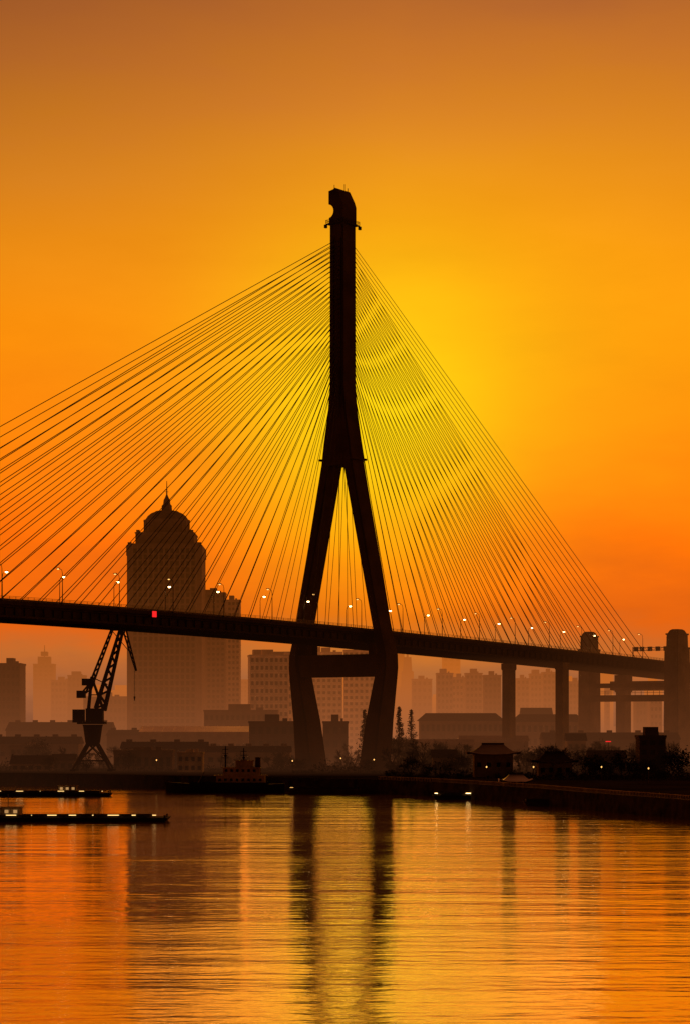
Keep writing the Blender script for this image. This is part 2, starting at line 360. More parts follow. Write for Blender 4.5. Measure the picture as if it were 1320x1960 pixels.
# ------------------------------------------------------------------ buildings
def building(px0, px1, py, Y, label, wall=MFAC, depth=None, rz=0.0, nx=5, nz=8, roof='flat', cat='building', name='building', lit=(), tiers=(), group=None, ww=.55, wh=.5, win=True, strips=False, z1=None, glass=MGLASS):
    xa, xb_ = X(px0, Y), X(px1, Y); wd = xb_-xa; zt = (z1 or Z(py, Y))-GZ; dp = depth or min(wd, 22)
    c, s = math.cos(rz), abs(math.sin(rz)); ww_ = max(4, (wd-dp*s)/c) if rz else wd
    t_ = thing(name, ((xa+xb_)/2, Y+dp/2, GZ), label, cat, group, rz)
    h = ww_/2; b_ = MB().box(-h, h, -dp/2, dp/2, -.5, zt)
    fl = zt/max(nz, 1)
    if win:
        for k in range(1, nz+1): b_.box(-h-.12, h+.12, -dp/2-.12, dp/2+.12, k*fl-.42, k*fl-.12)
    if strips:
        for k in range(nx+1): x = -h+k*2*h/nx; b_.box(x-.35, x+.35, -dp/2-.4, -dp/2+.1, 0, zt-.02)
    b_.build('wall', wall, t_)
    if roof == 'flat':
        r_ = MB().box(-h-.3, h+.3, -dp/2-.3, dp/2+.3, zt+.003, zt+.8)
        rr = r_.build('roof', wall, t_)
        if ww_ > 8: MB().box(-h*.35, h*.25, -dp*.2, dp*.25, zt+.8, zt+(3.6 if zt > 15 else 1.8)).build('plant_room', wall, rr); MB().box(h*.4, h*.6, -dp*.1, dp*.1, zt+.8, zt+2.0).build('plant_room', wall, rr)
    elif roof == 'gable':
        rh = min(dp*.3, 5); MB().prismx([(-dp/2-.8, zt+.01), (dp/2+.8, zt+.01), (0, zt+rh)], -h-.6, h+.6).build('roof', MROOF, t_)
    elif roof == 'hip':
        rh = min(dp*.22, 3.6); e = 1.0
        r_ = MB(); r_.v = [(-h-e, -dp/2-e, zt+.01), (h+e, -dp/2-e, zt+.01), (h+e, dp/2+e, zt+.01), (-h-e, dp/2+e, zt+.01), (-h*.85, 0, zt+rh), (h*.85, 0, zt+rh)]
        r_.f = [(0, 1, 5, 4), (1, 2, 5), (2, 3, 4, 5), (3, 0, 4), (3, 2, 1, 0)]; r_.build('roof', MROOF, t_)
    for (a0, a1, b0, b1, tt) in tiers:
        MB().box(-h+a0*2*h, -h+a1*2*h, -dp*.3, dp*.3, zt+b0+.81, zt+b1).build(tt, wall, t_)
    if win and nx*nz:
        cw = 2*h/nx
        wm = MB().box(-cw*ww/2, cw*ww/2, -.16, .1, -fl*wh/2, fl*wh/2)
        me = wm.mesh('window'); me.materials.append(glass)
        me2 = me.copy(); me2.materials.clear(); me2.materials.append(MWARM)
        n_ = 0; rest = MB()
        for r_ in range(nz-1, -1, -1):
            for k in range(nx):
                loc = (-h+(k+.5)*cw, -dp/2, r_*fl+fl*.48)
                if loc[2]+fl*wh/2 > zt: continue
                if n_ < 98 or (r_, k) in lit: link('window', me2 if (r_, k) in lit else me, t_, loc=loc); n_ += 1
                else: rest.box(loc[0]-cw*ww/2, loc[0]+cw*ww/2, loc[1]-.16, loc[1]+.1, loc[2]-fl*wh/2, loc[2]+fl*wh/2)
        if rest.v: tag(rest.build('lower_windows', glass, t_), kind='stuff')
    return t_

Y = 1300; sk_ = thing('skyscraper', (X(314.5, Y), Y+20, GZ), 'tall dark skyscraper with stepped shoulders, domed crown and thin spire left of the pylon', 'skyscraper', rz=0)
zA, zB, zC = Z(1040, Y)-GZ, Z(1018, Y)-GZ, Z(990, Y)-GZ
b_ = MB().box(-22, 22, -18, 18, -1, zA-.5).box(-19.2, 19.2, -20, 20, -1, zA+.02)
for k in range(-6, 7):
    b_.box(k*3.1-.45, k*3.1+.45, -20.9, -19.9, 0, zA-.5)
for s in (-1, 1): b_.box(min(s*22.4, s*19.6), max(s*22.4, s*19.6), -18.4, 18.4, zA-7, zA-1)
b_.build('shaft', MFAC, sk_)
b_ = MB().box(-17.2, 17.2, -16, 16, zA+.03, zB)
for k in range(-5, 6): b_.box(k*3.1-.3, k*3.1+.3, -16.4, -15.9, zA+.03, zB-.4)
b_.box(-17.6, 17.6, -16.4, 16.4, zB-.39, zB+.2); b_.build('upper_tier', MFAC, sk_)
dr = MB().lathe([(13.4, zB+.21), (13.4, zC-1), (13.9, zC-.9), (13.9, zC), (13.2, zC+.05)], n=24)
for k in range(24):
    a = 2*math.pi*k/24; dr.tube((13.5*math.cos(a), 13.5*math.sin(a), zB+.3), (13.5*math.cos(a), 13.5*math.sin(a), zC-.9), .35, n=4)
drum = dr.build('drum', MFAC, sk_)
dm = MB().lathe([(13.0, zC+.06), (11.4, zC+2.4), (9.4, zC+4.0), (7.0, zC+5.0), (6.8, zC+5.3), (3.4, zC+5.9)], n=24).build('dome', MFAC, sk_)
MB().lathe([(3.2, zC+5.91), (3.0, zC+8.2), (3.3, zC+8.4), (2.2, zC+9.6), (1.9, zC+12.1), (1.1, zC+13.6), (.5, zC+15.2)], n=12).build('lantern', MFAC, dm)
MB().tube((0, 0, zC+15), (0, 0, zC+23.4), .45, .2).tube((-1, 0, zC+17), (1, 0, zC+17), .15).build('spire', MFAC, dm)
for s in (-1, 1):
    MB().box(s*20.5-1.1, s*20.5+1.1, -17.5, -15.3, zA-.49, zA+.9).build('corner_turret', MFAC, sk_)
    MB().box(s*15.8-1.0, s*15.8+1.0, -15.5, -13.5, zB+.21, zB+1.6).build('corner_turret', MFAC, sk_)
wm = MB().box(-.95, .95, -.1, .1, -1.25, 1.25).mesh('window'); wm.materials.append(MGLASS)
rest = MB(); n_ = 0
for r_ in range(32, 0, -1):
    for k in range(-6, 6):
        x, z = (k+.5)*3.1, r_*3.7
        if z > zA-2: continue
        if n_ < 98: link('window', wm, sk_, loc=(x, -20.05, z)); n_ += 1
        else: rest.box(x-.95, x+.95, -20.15, -19.95, z-1.25, z+1.25)
tag(rest.build('lower_windows', MGLASS, sk_), kind='stuff')

building(387, 431, 1136, 1340, 'tall slab tower attached right of the domed skyscraper, taller left block', MFAC, 16, 0, 5, 30, tiers=((.0, .35, 0, 2.5, 'roof_house'),), name='tower_block', cat='tower block', strips=True)
building(428, 459, 1150, 1365, 'slimmer lower tower block on the right shoulder of the skyscraper group', MFACM, 18, 0, 4, 28, name='tower_block', cat='tower block')
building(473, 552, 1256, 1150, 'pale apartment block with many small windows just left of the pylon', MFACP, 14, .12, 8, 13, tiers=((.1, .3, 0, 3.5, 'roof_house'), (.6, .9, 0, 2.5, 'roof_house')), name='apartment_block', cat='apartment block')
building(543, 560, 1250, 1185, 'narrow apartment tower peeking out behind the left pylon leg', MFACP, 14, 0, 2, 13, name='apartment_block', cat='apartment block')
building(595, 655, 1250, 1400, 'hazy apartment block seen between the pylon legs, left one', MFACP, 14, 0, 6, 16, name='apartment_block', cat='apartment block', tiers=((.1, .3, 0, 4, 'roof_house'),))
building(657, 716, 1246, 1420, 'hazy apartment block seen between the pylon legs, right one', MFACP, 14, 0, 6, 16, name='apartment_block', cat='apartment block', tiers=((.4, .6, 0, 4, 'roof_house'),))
building(-5, 39, 1272, 1150, 'dark flat block at the left edge of the skyline', MBRICK, 20, 0, 5, 12, name='office_block', cat='office block')
t_ = building(64, 103, 1272, 2200, 'hazy far tower with stepped crown and antenna on the left skyline', MFAC, 18, 0, 4, 18, name='office_tower', cat='office tower', tiers=((.2, .8, 0, 8, 'upper_tier'), (.35, .65, 8, 13, 'upper_tier')))
MB().tube((0, 0, Z(1258, 2200)-GZ), (0, 0, Z(1234, 2200)-GZ), .8, .25).build('antenna', MFAC, t_)
building(98, 135, 1303, 1900, 'low hazy block right of the far antenna tower', MFACM, 18, 0, 5, 10)
building(130, 162, 1294, 1850, 'hazy block with a stepped roof left of the crane', MFAC, 18, 0, 4, 11, tiers=((.2, .7, 0, 4, 'roof_house'),))
building(160, 242, 1335, 1500, 'long low hazy block behind the crane jib', MFAC, 20, 0, 10, 6)
building(459, 474, 1302, 2000, 'slim hazy block between skyscraper and apartments', MFACM, 14, 0, 2, 14)
def taper_tower(px, hw, pyt, pysp, Y, label):
    t_ = thing('office_tower', (X(px, Y), Y, GZ), label, 'office tower'); k = Y/F
    zt = Z(pyt, Y)-GZ; w_ = hw*k
    MB().quadstrip([[(-w_*a, -w_*a, z), (w_*a, -w_*a, z), (w_*a, w_*a, z), (-w_*a, w_*a, z)] for a, z in ((1, 0), (1, zt*.62), (.86, zt*.63), (.82, zt*.82), (.62, zt*.83), (.5, zt))]).build('wall', MFAC, t_)
    MB().tube((0, 0, zt), (0, 0, Z(pysp, Y)-GZ), w_*.18, w_*.04).build('spire', MFAC, t_)
taper_tower(766, 12, 1235, 1186, 3000, 'hazy far needle tower just right of the pylon')
taper_tower(779, 14, 1258, 1240, 2600, 'hazy tapering office tower right of the needle tower')
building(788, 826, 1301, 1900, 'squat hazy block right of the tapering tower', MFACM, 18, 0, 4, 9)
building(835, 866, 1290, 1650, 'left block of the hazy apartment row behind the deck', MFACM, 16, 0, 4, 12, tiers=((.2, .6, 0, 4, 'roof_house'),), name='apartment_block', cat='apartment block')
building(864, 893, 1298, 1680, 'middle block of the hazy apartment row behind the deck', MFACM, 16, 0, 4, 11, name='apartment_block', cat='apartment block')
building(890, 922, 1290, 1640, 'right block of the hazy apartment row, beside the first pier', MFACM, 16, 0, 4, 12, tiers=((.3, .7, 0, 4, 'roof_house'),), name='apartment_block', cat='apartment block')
building(846, 880, 1258, 3300, 'very faint far tower above the apartment row', MFACM, 26, 0, 3, 16, name='office_tower', cat='office tower')
building(925, 958, 1294, 1560, 'darker hazy block directly left of the first pier', MFAC, 16, 0, 4, 12)
building(988, 1012, 1300, 1750, 'left block of the hazy pair between the two piers', MFACM, 16, 0, 3, 11)
building(1014, 1036, 1291, 1800, 'stepped middle block of the group between the two piers', MFACM, 16, 0, 3, 12, tiers=((.2, .8, 0, 4, 'roof_house'),))
building(1038, 1062, 1288, 1760, 'right block between the two piers', MFACM, 16, 0, 3, 12)
building(1088, 1116, 1306, 1700, 'hazy block right of the second pier', MFACM, 16, 0, 4, 11)
building(1158, 1166, 1310, 1750, 'sliver of a hazy block beside the far pier tower', MFACM, 10, 0, 1, 10)
building(1192, 1215, 1335, 1900, 'low hazy block beneath the pier crossbeam', MFACM, 16, 0, 3, 7)
building(1216, 1242, 1341, 1500, 'small block under the right end of the deck', MFAC, 14, 0, 4, 6)
building(1243, 1266, 1336, 1450, 'small block against the right pier tower', MFACM, 14, 0, 3, 7)
rnd = random.Random(3)
for i in range(26):
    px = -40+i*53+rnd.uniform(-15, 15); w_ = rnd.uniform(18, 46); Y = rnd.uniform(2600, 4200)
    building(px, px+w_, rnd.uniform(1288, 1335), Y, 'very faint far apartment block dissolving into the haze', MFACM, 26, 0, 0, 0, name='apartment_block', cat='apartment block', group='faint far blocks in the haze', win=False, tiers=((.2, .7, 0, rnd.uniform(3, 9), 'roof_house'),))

def warehouse(px0, px1, py, Y, dp, label, roofm, nwin=10, rh=3.5, wall=MBRICK, vents=0):
    xa, xb_ = X(px0, Y), X(px1, Y); h = (xb_-xa)/2; zt = Z(py, Y)-GZ-rh
    t_ = thing('warehouse', ((xa+xb_)/2, Y+dp/2, GZ), label, 'warehouse')
    MB().box(-h, h, -dp/2, dp/2, -.5, zt).build('wall', wall, t_)
    r_ = MB().prismx([(-dp/2-.6, zt+.01), (dp/2+.6, zt+.01), (0, zt+rh)], -h-.5, h+.5)
    n = int(h*2/4.4)
    for k in range(n): x = -h+k*2*h/n; r_.prismx([(-dp/2-.7, zt+.14), (-dp/2-.62, zt+.02), (0, zt+rh+.02), (0, zt+rh+.15)], x, x+.2)
    rf = r_.build('roof', roofm, t_)
    for k in range(vents):
        x = -h*.85+k*1.7*h/max(1, vents-1)
        MB().box(x-1.1, x+1.1, -.8, .8, zt+rh-.3, zt+rh+.9).build('roof_vent', wall, rf)
    if nwin:
        me = MB().box(-.9, .9, -.12, .1, -.9, .9).mesh('window'); me.materials.append(MGLASS)
        for k in range(nwin): link('window', me, t_, loc=(-h+(k+.5)*2*h/nwin, -dp/2, zt*.55))
    return t_
warehouse(268, 476, 1390, 940, 26, 'long warehouse with a pale shining roof behind the workboat', MROOFG, 16, 2.4, MFACM)
warehouse(205, 300, 1397, 960, 24, 'dark warehouse left of the one with the shining roof', MROOF, 8, 2.5, vents=3)
warehouse(12, 210, 1382, 1010, 26, 'long dark warehouse behind the crane base', MROOF, 12, 4, vents=6)
warehouse(-20, 150, 1410, 890, 18, 'lower long dark warehouse at the far left in front of another', MROOF, 10, 3, MFAC, vents=5)
warehouse(232, 395, 1420, 845, 16, 'long low dark quay warehouse in front of the shining roof', MROOF, 10, 2.6, MFAC, vents=4)
warehouse(395, 555, 1428, 835, 14, 'long low dark quay warehouse behind the workboat masts', MROOF, 9, 2.4, MFACM, vents=5)
building(391, 531, 1362, 1050, 'low wide office block with dark roof below the pale apartments', MFAC, 18, 0, 14, 4, wh=.4)
building(477, 567, 1384, 905, 'dark flat block just left of the pylon foot', MBRICK, 20, 0, 6, 3)
building(618, 666, 1384, 925, 'dark flat block seen between the pylon feet', MBRICK, 18, 0, 3, 3)
building(803, 962, 1380, 1000, 'long dark three-storey hall left of the first pier', MFAC, 18, 0, 16, 3, 'hip', lit=((1, 7),), name='hall', cat='hall')
building(985, 1116, 1382, 1010, 'long dark hall between the piers with a tiled roof', MFAC, 18, 0, 12, 3, 'hip', name='hall', cat='hall')
building(1000, 1056, 1374, 1080, 'dark gabled roof rising behind the long hall', MBRICK, 18, 0, 5, 4, 'gable', name='hall', cat='hall')
warehouse(1040, 1300, 1402, 930, 18, 'long low dark shed behind the pier towers', MROOF, 14, 3, vents=5)
warehouse(750, 905, 1415, 880, 14, 'long low dark shed among the trees right of the pylon', MROOFP, 9, 2.2, MFACM)
warehouse(880, 1010, 1408, 905, 14, 'low shed with a dull pale roof behind the upswept pavilion', MROOFP, 8, 2.2, MFACM)
building(1223, 1273, 1412, 720, 'dark blocky tower building on the bank at the right edge', MBRICK, 10, 0, 3, 4, tiers=((.25, .75, 0, 3.5, 'roof_house'),))
building(1085, 1120, 1418, 880, 'small pale house at the foot of the second pier', MFACM, 10, 0, 3, 2, 'gable', name='house', cat='house')
building(1128, 1196, 1452, 730, 'small gabled house among the trees under the pier towers', MFACM, 9, 0, 4, 1, 'gable', name='house', cat='house')
building(828, 872, 1450, 745, 'small gabled house among the trees left of the pavilion', MFACM, 9, 0, 3, 1, 'gable', name='house', cat='house')
building(218, 330, 1440, 800, 'low flat workshop right of the crane feet', MFAC, 12, 0, 8, 1, name='workshop', cat='workshop')
building(340, 388, 1444, 775, 'small pale two-storey quay house behind the workboat', MFACP, 9, 0, 4, 2, name='house', cat='house')
building(22, 98, 1462, 790, 'low shed with a pitched roof at the left end of the bank', MFACM, 10, 0, 5, 1, 'gable', name='shed', cat='shed')
building(100, 142, 1456, 800, 'small shed just left of the crane feet', MFAC, 8, 0, 3, 1, 'gable', name='shed', cat='shed')
building(20, 75, 1430, 880, 'dark two-storey workshop on the far left bank', MFAC, 12, 0, 5, 2, name='workshop', cat='workshop')

def pavilion(px0, px1, pye, pyr, Y, label, roofm):
    xa, xb_ = X(px0, Y), X(px1, Y); h = (xb_-xa)/2; ze = Z(pye, Y)-GZ; zr = Z(pyr, Y)-GZ; d = h*.7
    t_ = thing('pavilion', ((xa+xb_)/2, Y+d, GZ), label, 'pavilion')
    MB().box(-h*.72, h*.72, -d*.7, d*.7, -.2, ze+.3).build('wall', MFACM, t_)
    r_ = MB(); rings = []
    n = 6
    for k in range(n+1):
        f_ = k/n; sx = h*(1-f_*.6); sy = max(d*(1-f_), .15); z = ze+(zr-ze)*(f_**1.5); up = .9*(1-f_)**4
        pts = []
        for a in range(4):
            cx, cy = ((-1, -1), (1, -1), (1, 1), (-1, 1))[a]; nx_, ny_ = ((-1, -1), (1, -1), (1, 1), (-1, 1))[(a+1) % 4]
            for j in range(4):
                q_ = j/4; u = abs(q_-.5)*2
                pts.append((sx*(cx+(nx_-cx)*q_), sy*(cy+(ny_-cy)*q_), z+up*u**3))
        rings.append(pts)
    r_.quadstrip(rings); rf = r_.build('roof', roofm, t_)
    MB().box(-h*.42, h*.42, -.2, .2, zr-.1, zr+.45).build('ridge', MROOF, rf)
    me = MB().box(-.6, .6, -.1, .1, -.7, .7).mesh('window'); me.materials.append(MGLASS)
    for k in range(4): link('window', me, t_, loc=(-h*.54+k*h*.36, -d*.7, ze*.55))
pavilion(893, 996, 1444, 1425, 700, 'riverside pavilion with pale upswept tiled roof beneath the first pier', MROOFP)
pavilion(1018, 1107, 1460, 1441, 680, 'dark riverside pavilion with upswept roof below the second pier', MROOF)
pavilion(955, 1022, 1497, 1483, 612, 'small white canopy house at the water edge on the right', MROOFG)

# ------------------------------------------------------------------ portal crane
Yc = 768; k = Yc/F
cr_ = thing('harbour_crane', (X(178, Yc), Yc, GZ), 'dark level-luffing harbour crane standing on the left quay under the deck', 'crane')
def cp_(px, py, y=0): return ((px-178)*k, y, Z(py, Yc)-GZ)
for sx, px in ((-1, 143), (1, 214)):
    for y in (-5, 5):
        MB().tube(cp_(178+sx*9, 1424, y*.35), cp_(px, 1472, y), .65, .4, 4).tube(cp_(px-5, 1474, y), cp_(px+5, 1474, y), .5, n=4).build('leg', MCRANE, cr_)
pb = MB()
for y in (-3.6, 3.6): pb.tube(cp_(152, 1456, y), cp_(204, 1456, y), .3, n=4)
for s in (-1, 1): pb.tube(cp_(178+s*27, 1456, -3.6), cp_(178+s*27, 1456, 3.6), .3, n=4)
for y in (-3.6, 3.6): pb.tube(cp_(152, 1456, y), cp_(188, 1422, y*.4), .22, n=4); pb.tube(cp_(204, 1456, y), cp_(168, 1422, y*.4), .22, n=4)
pb.build('portal_frame', MCRANE, cr_)
MB().lathe([(2.2, cp_(0, 1428)[2]), (2.6, cp_(0, 1420)[2]), (3.3, cp_(0, 1392)[2]), (3.6, cp_(0, 1387)[2])], n=12).build('slewing_column', MCRANE, cr_)
MB().box(cp_(150, 0)[0], cp_(203, 0)[0], -3.2, 3.2, cp_(0, 1386)[2], cp_(0, 1381)[2]).box(cp_(166, 0)[0], cp_(198, 0)[0], -2.6, 2.6, cp_(0, 1381)[2]-.01, cp_(0, 1356)[2]).build('machinery_house', MCRANE, cr_)
cab = MB().box(cp_(141, 0)[0], cp_(163, 0)[0], -2.9, .5, cp_(0, 1383)[2], cp_(0, 1358)[2]).build('cab', MCRANE, cr_)
MB().box(cp_(143, 0)[0], cp_(161, 0)[0], -3.0, -2.88, cp_(0, 1374)[2], cp_(0, 1362)[2]).build('window', MGLASS, cab)
def lattice(a, b_, w0, w1, r, nb, name):
    a = Vector(a); b_ = Vector(b_); d = (b_-a).normalized(); y = Vector((0, 1, 0)); nrm = d.cross(y).normalized(); mb = MB()
    def P_(f_, i, j): w_ = w0+(w1-w0)*f_; return a+(b_-a)*f_+y*(w_*i)+nrm*(w_*j*.55)
    for i in (-1, 1):
        for j in (-1, 1): mb.tube(P_(0, i, j), P_(1, i, j), r, r*.8, 4)
    for n_ in range(nb):
        f0, f1 = n_/nb, (n_+1)/nb; s = 1 if n_ % 2 else -1
        for j in (-1, 1): mb.tube(P_(f0, -s, j), P_(f1, s, j), r*.5, n=4)
        for i in (-1, 1): mb.tube(P_(f0, i, -s), P_(f1, i, s), r*.5, n=4)
    return mb.build(name, MCRANE, cr_)
lattice(cp_(192, 1358), cp_(233, 1205), 2.8, 1.0, .6, 12, 'boom')
lattice(cp_(168, 1328), cp_(215, 1205), 1.1, .6, .35, 12, 'back_tie')
lattice(cp_(213, 1204), cp_(243, 1203), .7, 1.0, .3, 3, 'fly_jib')
lattice(cp_(238, 1203), cp_(261, 1284), 1.0, .35, .3, 8, 'fly_jib')
MB().tube(cp_(214, 1206), cp_(252, 1252), .18, n=4).build('jib_brace', MCRANE, cr_)
fr = MB()
for y in (-2, 2):
    fr.tube(cp_(170, 1357, y), cp_(176, 1296, y*.6), .4, n=4).tube(cp_(198, 1357, y), cp_(176, 1296, y*.6), .4, n=4).tube(cp_(172, 1330, y*.8), cp_(187, 1330, y*.8), .25, n=4)
    fr.tube(cp_(176, 1296, y*.6), cp_(206, 1310, y*.5), .2, n=4)
fr.tube(cp_(176, 1296, -1.2), cp_(176, 1296, 1.2), .3, n=4); fr.build('tower_frame', MCRANE, cr_)
MB().tube(cp_(182, 1296), cp_(154, 1330), .4, n=4).box(cp_(148, 0)[0], cp_(164, 0)[0], -1.8, 1.8, cp_(0, 1336)[2], cp_(0, 1322)[2]).box(cp_(158, 0)[0], cp_(182, 0)[0], -1.6, 1.6, cp_(0, 1312)[2], cp_(0, 1299)[2]).build('counterweight', MCRANE, cr_)
MB().tube(cp_(258, 1284), cp_(258, 1334), .08, n=4).build('rope', MCABLE, cr_)
MB().box(cp_(256.5, 0)[0], cp_(259.5, 0)[0], -.3, .3, cp_(0, 1337)[2], cp_(0, 1333)[2]).tube(cp_(258, 1337), cp_(258, 1341), .2).build('hook', MCRANE, cr_)

# ------------------------------------------------------------------ boats
def hull(mb, Ln, B, D, bow=1, fb=.35, z0=-.6):
    rings = []
    N = 14
    for i in range(N+1):
        f_ = i/N; x = -Ln/2+Ln*f_
        w_ = B/2*(1-max(0, (f_-.68)/.32)**2.2*.97)*(1-max(0, (.12-f_)/.12)**2*.25)
        sh = D*(1+fb*max(0, (f_-.5)/.5)**2+.1*max(0, (.3-f_)/.3)**2)
        rings.append([(x*bow, -w_*.8, z0), (x*bow, w_*.8, z0), ((x+.4*max(0, f_-.7))*bow, w_, sh*.5), ((x+1.5*max(0, f_-.7))*bow, w_, sh), ((x+1.5*max(0, f_-.7))*bow, -w_, sh), ((x+.4*max(0, f_-.7))*bow, -w_, sh*.5)])
    return mb.quadstrip(rings)
Yb = 672; kb = Yb/F
tb = thing('workboat', (X(432, Yb), Yb, 0), 'dark moored workboat with pale wheelhouse and two masts below the left deck', 'boat')
def bp_(px): return (px-432)*kb
hull(MB(), 36, 8.5, 2.6, -1, .3).build('hull', MHULL, tb)
for s in (-1, 1): MB().box(bp_(365), bp_(515), s*4.0-.08, s*4.0+.08, 2.55, 3.2).build('bulwark', MHULL, tb)
dh = MB().box(bp_(415), bp_(508), -3, 3, 2.5, 5.2).box(bp_(410), bp_(512), -3.2, 3.2, 5.2+.003, 5.4).build('deckhouse', MWHITE, tb)
wh_ = MB().box(bp_(428), bp_(498), -2.4, 2.4, 5.41, 7.6).box(bp_(425), bp_(500), -2.6, 2.6, 7.603, 7.8).build('wheelhouse', MWHITE, tb)
MB().box(bp_(452), bp_(485), -1.8, 1.8, 7.81, 9.7).box(bp_(450), bp_(488), -2, 2, 9.703, 9.9).build('upper_bridge', MWHITE, tb)
me = MB().box(-.4, .4, -.08, .08, -.4, .4).mesh('window'); me.materials.append(MGLASS)
for i in range(8): link('window', me, dh, loc=(bp_(422)+i*1.75, -3.0, 4.0))
for i in range(6): link('window', me, wh_, loc=(bp_(434)+i*1.7, -2.4, 6.8))
MB().lathe([(.9, 5.4), (.8, 10.4), (.9, 10.5), (.85, 10.8)], (bp_(494), 0), 10).build('funnel', MHULLR, tb)
for px, h in ((432, 14.2), (467, 13.6)):
    mm = MB().tube((bp_(px), 0, 5), (bp_(px), 0, h), .3, .16)
    for z in (h-1, h-2.2, h-3.6): mm.tube((bp_(px)-.9, 0, z), (bp_(px)+.9, 0, z), .12, n=4)
    mm.tube((bp_(px)-.9, 0, h-1), (bp_(px)-1.6, 0, 7.7), .05, n=4); mm.box(bp_(px)-.4, bp_(px)+.4, -.3, .3, h-3.2, h-2.7)
    mm.build('mast', MHULL, tb)
MB().tube((bp_(350), 0, 2.5), (bp_(350), 0, 5.6), .12).tube((bp_(378), 0, 2.5), (bp_(392), 0, 6.5), .12).build('derrick', MPOLE, tb)
for i in range(7): MB().lathe([(.5, 0), (.62, .15), (.5, .3)], n=10).build('tyre_fender', MRUB, tb, loc=(bp_(372)+i*3.2, -4.35, 1.3)).rotation_euler = (R(90), 0, 0)

def barge(px0, px1, Y, h, B, label, lights=0, lm=MLIT, house=None, hm=MHULL, name='barge', cat='barge', dim=.25):
    xa, xb_ = X(px0, Y), X(px1, Y); hl = (xb_-xa)/2
    t_ = thing(name, ((xa+xb_)/2, Y, 0), label, cat)
    MB().prism([(-hl, h), (-hl+1.2, -.6), (hl-1.2, -.6), (hl, h)], -B/2, B/2).build('hull', hm, t_)
    c_ = MB()
    for s in (-1, 1): c_.box(-hl*.92, hl*.8, s*B*.32-.15, s*B*.32+.15, h+.003, h+.6)
    c_.box(-hl*.92, -hl*.92+.3, -B*.31, B*.31, h+.003, h+.59); c_.box(hl*.8-.3, hl*.8, -B*.31, B*.31, h+.003, h+.59)
    c_.build('coaming', MDECK, t_)
    for s in (-1, 1):
        for x in (-hl+.8, hl-.8): MB().lathe([(.2, h), (.15, h+.3), (.28, h+.45), (.25, h+.55)], (x, s*B*.4), 8).build('bollard', MRUB, t_)
    if house:
        a, b_, z = house; x0, x1 = -hl+a*2*hl, -hl+b_*2*hl
        hs = MB().box(x0, x1, -B*.28, B*.28, h+.01, h+z).box(x0-.3, x1+.3, -B*.28-.3, B*.28+.3, h+z+.003, h+z+.2).build('wheelhouse', MFACM, t_)
        me = MB().box(-.4, .4, -.07, .07, -.35, .35).mesh('window'); me.materials.append(MWARM if lights else MGLASS)
        n = max(2, int((x1-x0)/1.5))
        for i in range(n): link('window', me, hs, loc=(x0+(i+.5)*(x1-x0)/n, -B*.28, h+z*.65))
        MB().tube(((x0+x1)/2, 0, h+z), ((x0+x1)/2, 0, h+z+3), .08).build('mast', MPOLE, t_)
    for i in range(lights):
        x = -hl*.9+i*(1.75*hl)/max(1, lights-1)
        l_ = MB().tube((x, -B*.45, h), (x, -B*.45, h+.5), .05).build('light_post', MPOLE, t_)
        ln = dim*5*(1+.9*math.sin(i*2.3))
        MB().box(x-ln, x+ln, -B*.45-.08, -B*.45+.08, h+.5, h+.5+dim).build('deck_light', lm, l_)
    return t_
barge(-30, 325, 476, .9, 8, 'long low barge with a row of deck lights crossing the river at lower left', 9, MBOATL, (.06, .2, 2.0), dim=.13)
barge(-10, 215, 640, 1.0, 6, 'smaller lit river barge behind the first one near the left bank', 6, MBOATL, (.55, .7, 2.0), dim=.12)
barge(552, 690, 660, 1.5, 7, 'low floating pontoon moored in front of the pylon', 1, MDIM, hm=MDECK, name='pontoon', cat='pontoon', dim=.1)
barge(826, 965, 615, 1.2, 7, 'moored barge with three small bright deck lights right of the pylon', 3, MLIT, None, dim=.08)
barge(1000, 1120, 566, 1.1, 6, 'long flat unlit pontoon moored along the right quay', 0, MDIM, hm=MDECK, name='pontoon', cat='pontoon', dim=.1)

for px, Y_ in ((652, 800), (60, 870), (118, 860), (930, 640), (715, 770), (1150, 640), (1020, 640), (1240, 620), (300, 760), (560, 745)):
    t_ = thing('path_lamp', (X(px, Y_), Y_, GZ), 'small post lamp on the river bank', 'lamp post', 'small post lamps on the river bank')
    MB().tube((0, 0, 0), (0, 0, 4.2), .08, .06).build('pole', MPOLE, t_)
    MB().lathe([(.06, 4.2), (.2, 4.4), (.2, 4.55), (.1, 4.7)], n=8).build('lamp_shade', MDIM, t_)
t_ = thing('signal_light', (X(1163, 760), 760, GZ), 'small red signal light on a post below the far pier tower', 'signal light')
MB().tube((0, 0, 0), (0, 0, 10.6), .12).build('pole', MPOLE, t_); MB().box(-.9, .9, -.2, .2, 10.7, 11.0).build('red_panel', MRED, t_)

fs = [(x, y) for x, y in shore[6:14]]
for i, ((x0, y0), (x1, y1)) in enumerate(zip(fs, fs[1:])):
    d = math.hypot(x1-x0, y1-y0); n = max(2, int(d/1.6))
    if i == len(fs)-2: continue
    f_ = thing('fence', (x0, y0+1.2, 4.0), 'pale riverside railing fence along the top of the right quay', 'fence', 'fence sections on the right quay', math.atan2(y1-y0, x1-x0))
    MB().tube((0, 0, 1.25), (d-.2, 0, 1.25), .08, n=4).tube((0, 0, .25), (d-.2, 0, .25), .06, n=4).build('rail', MWHITE, f_)
    ps = MB()
    for j in range(n*2): ps.tube((j*d/n/2, 0, 0), (j*d/n/2, 0, 1.25), .06, n=4)
    ps.build('posts', MWHITE, f_)

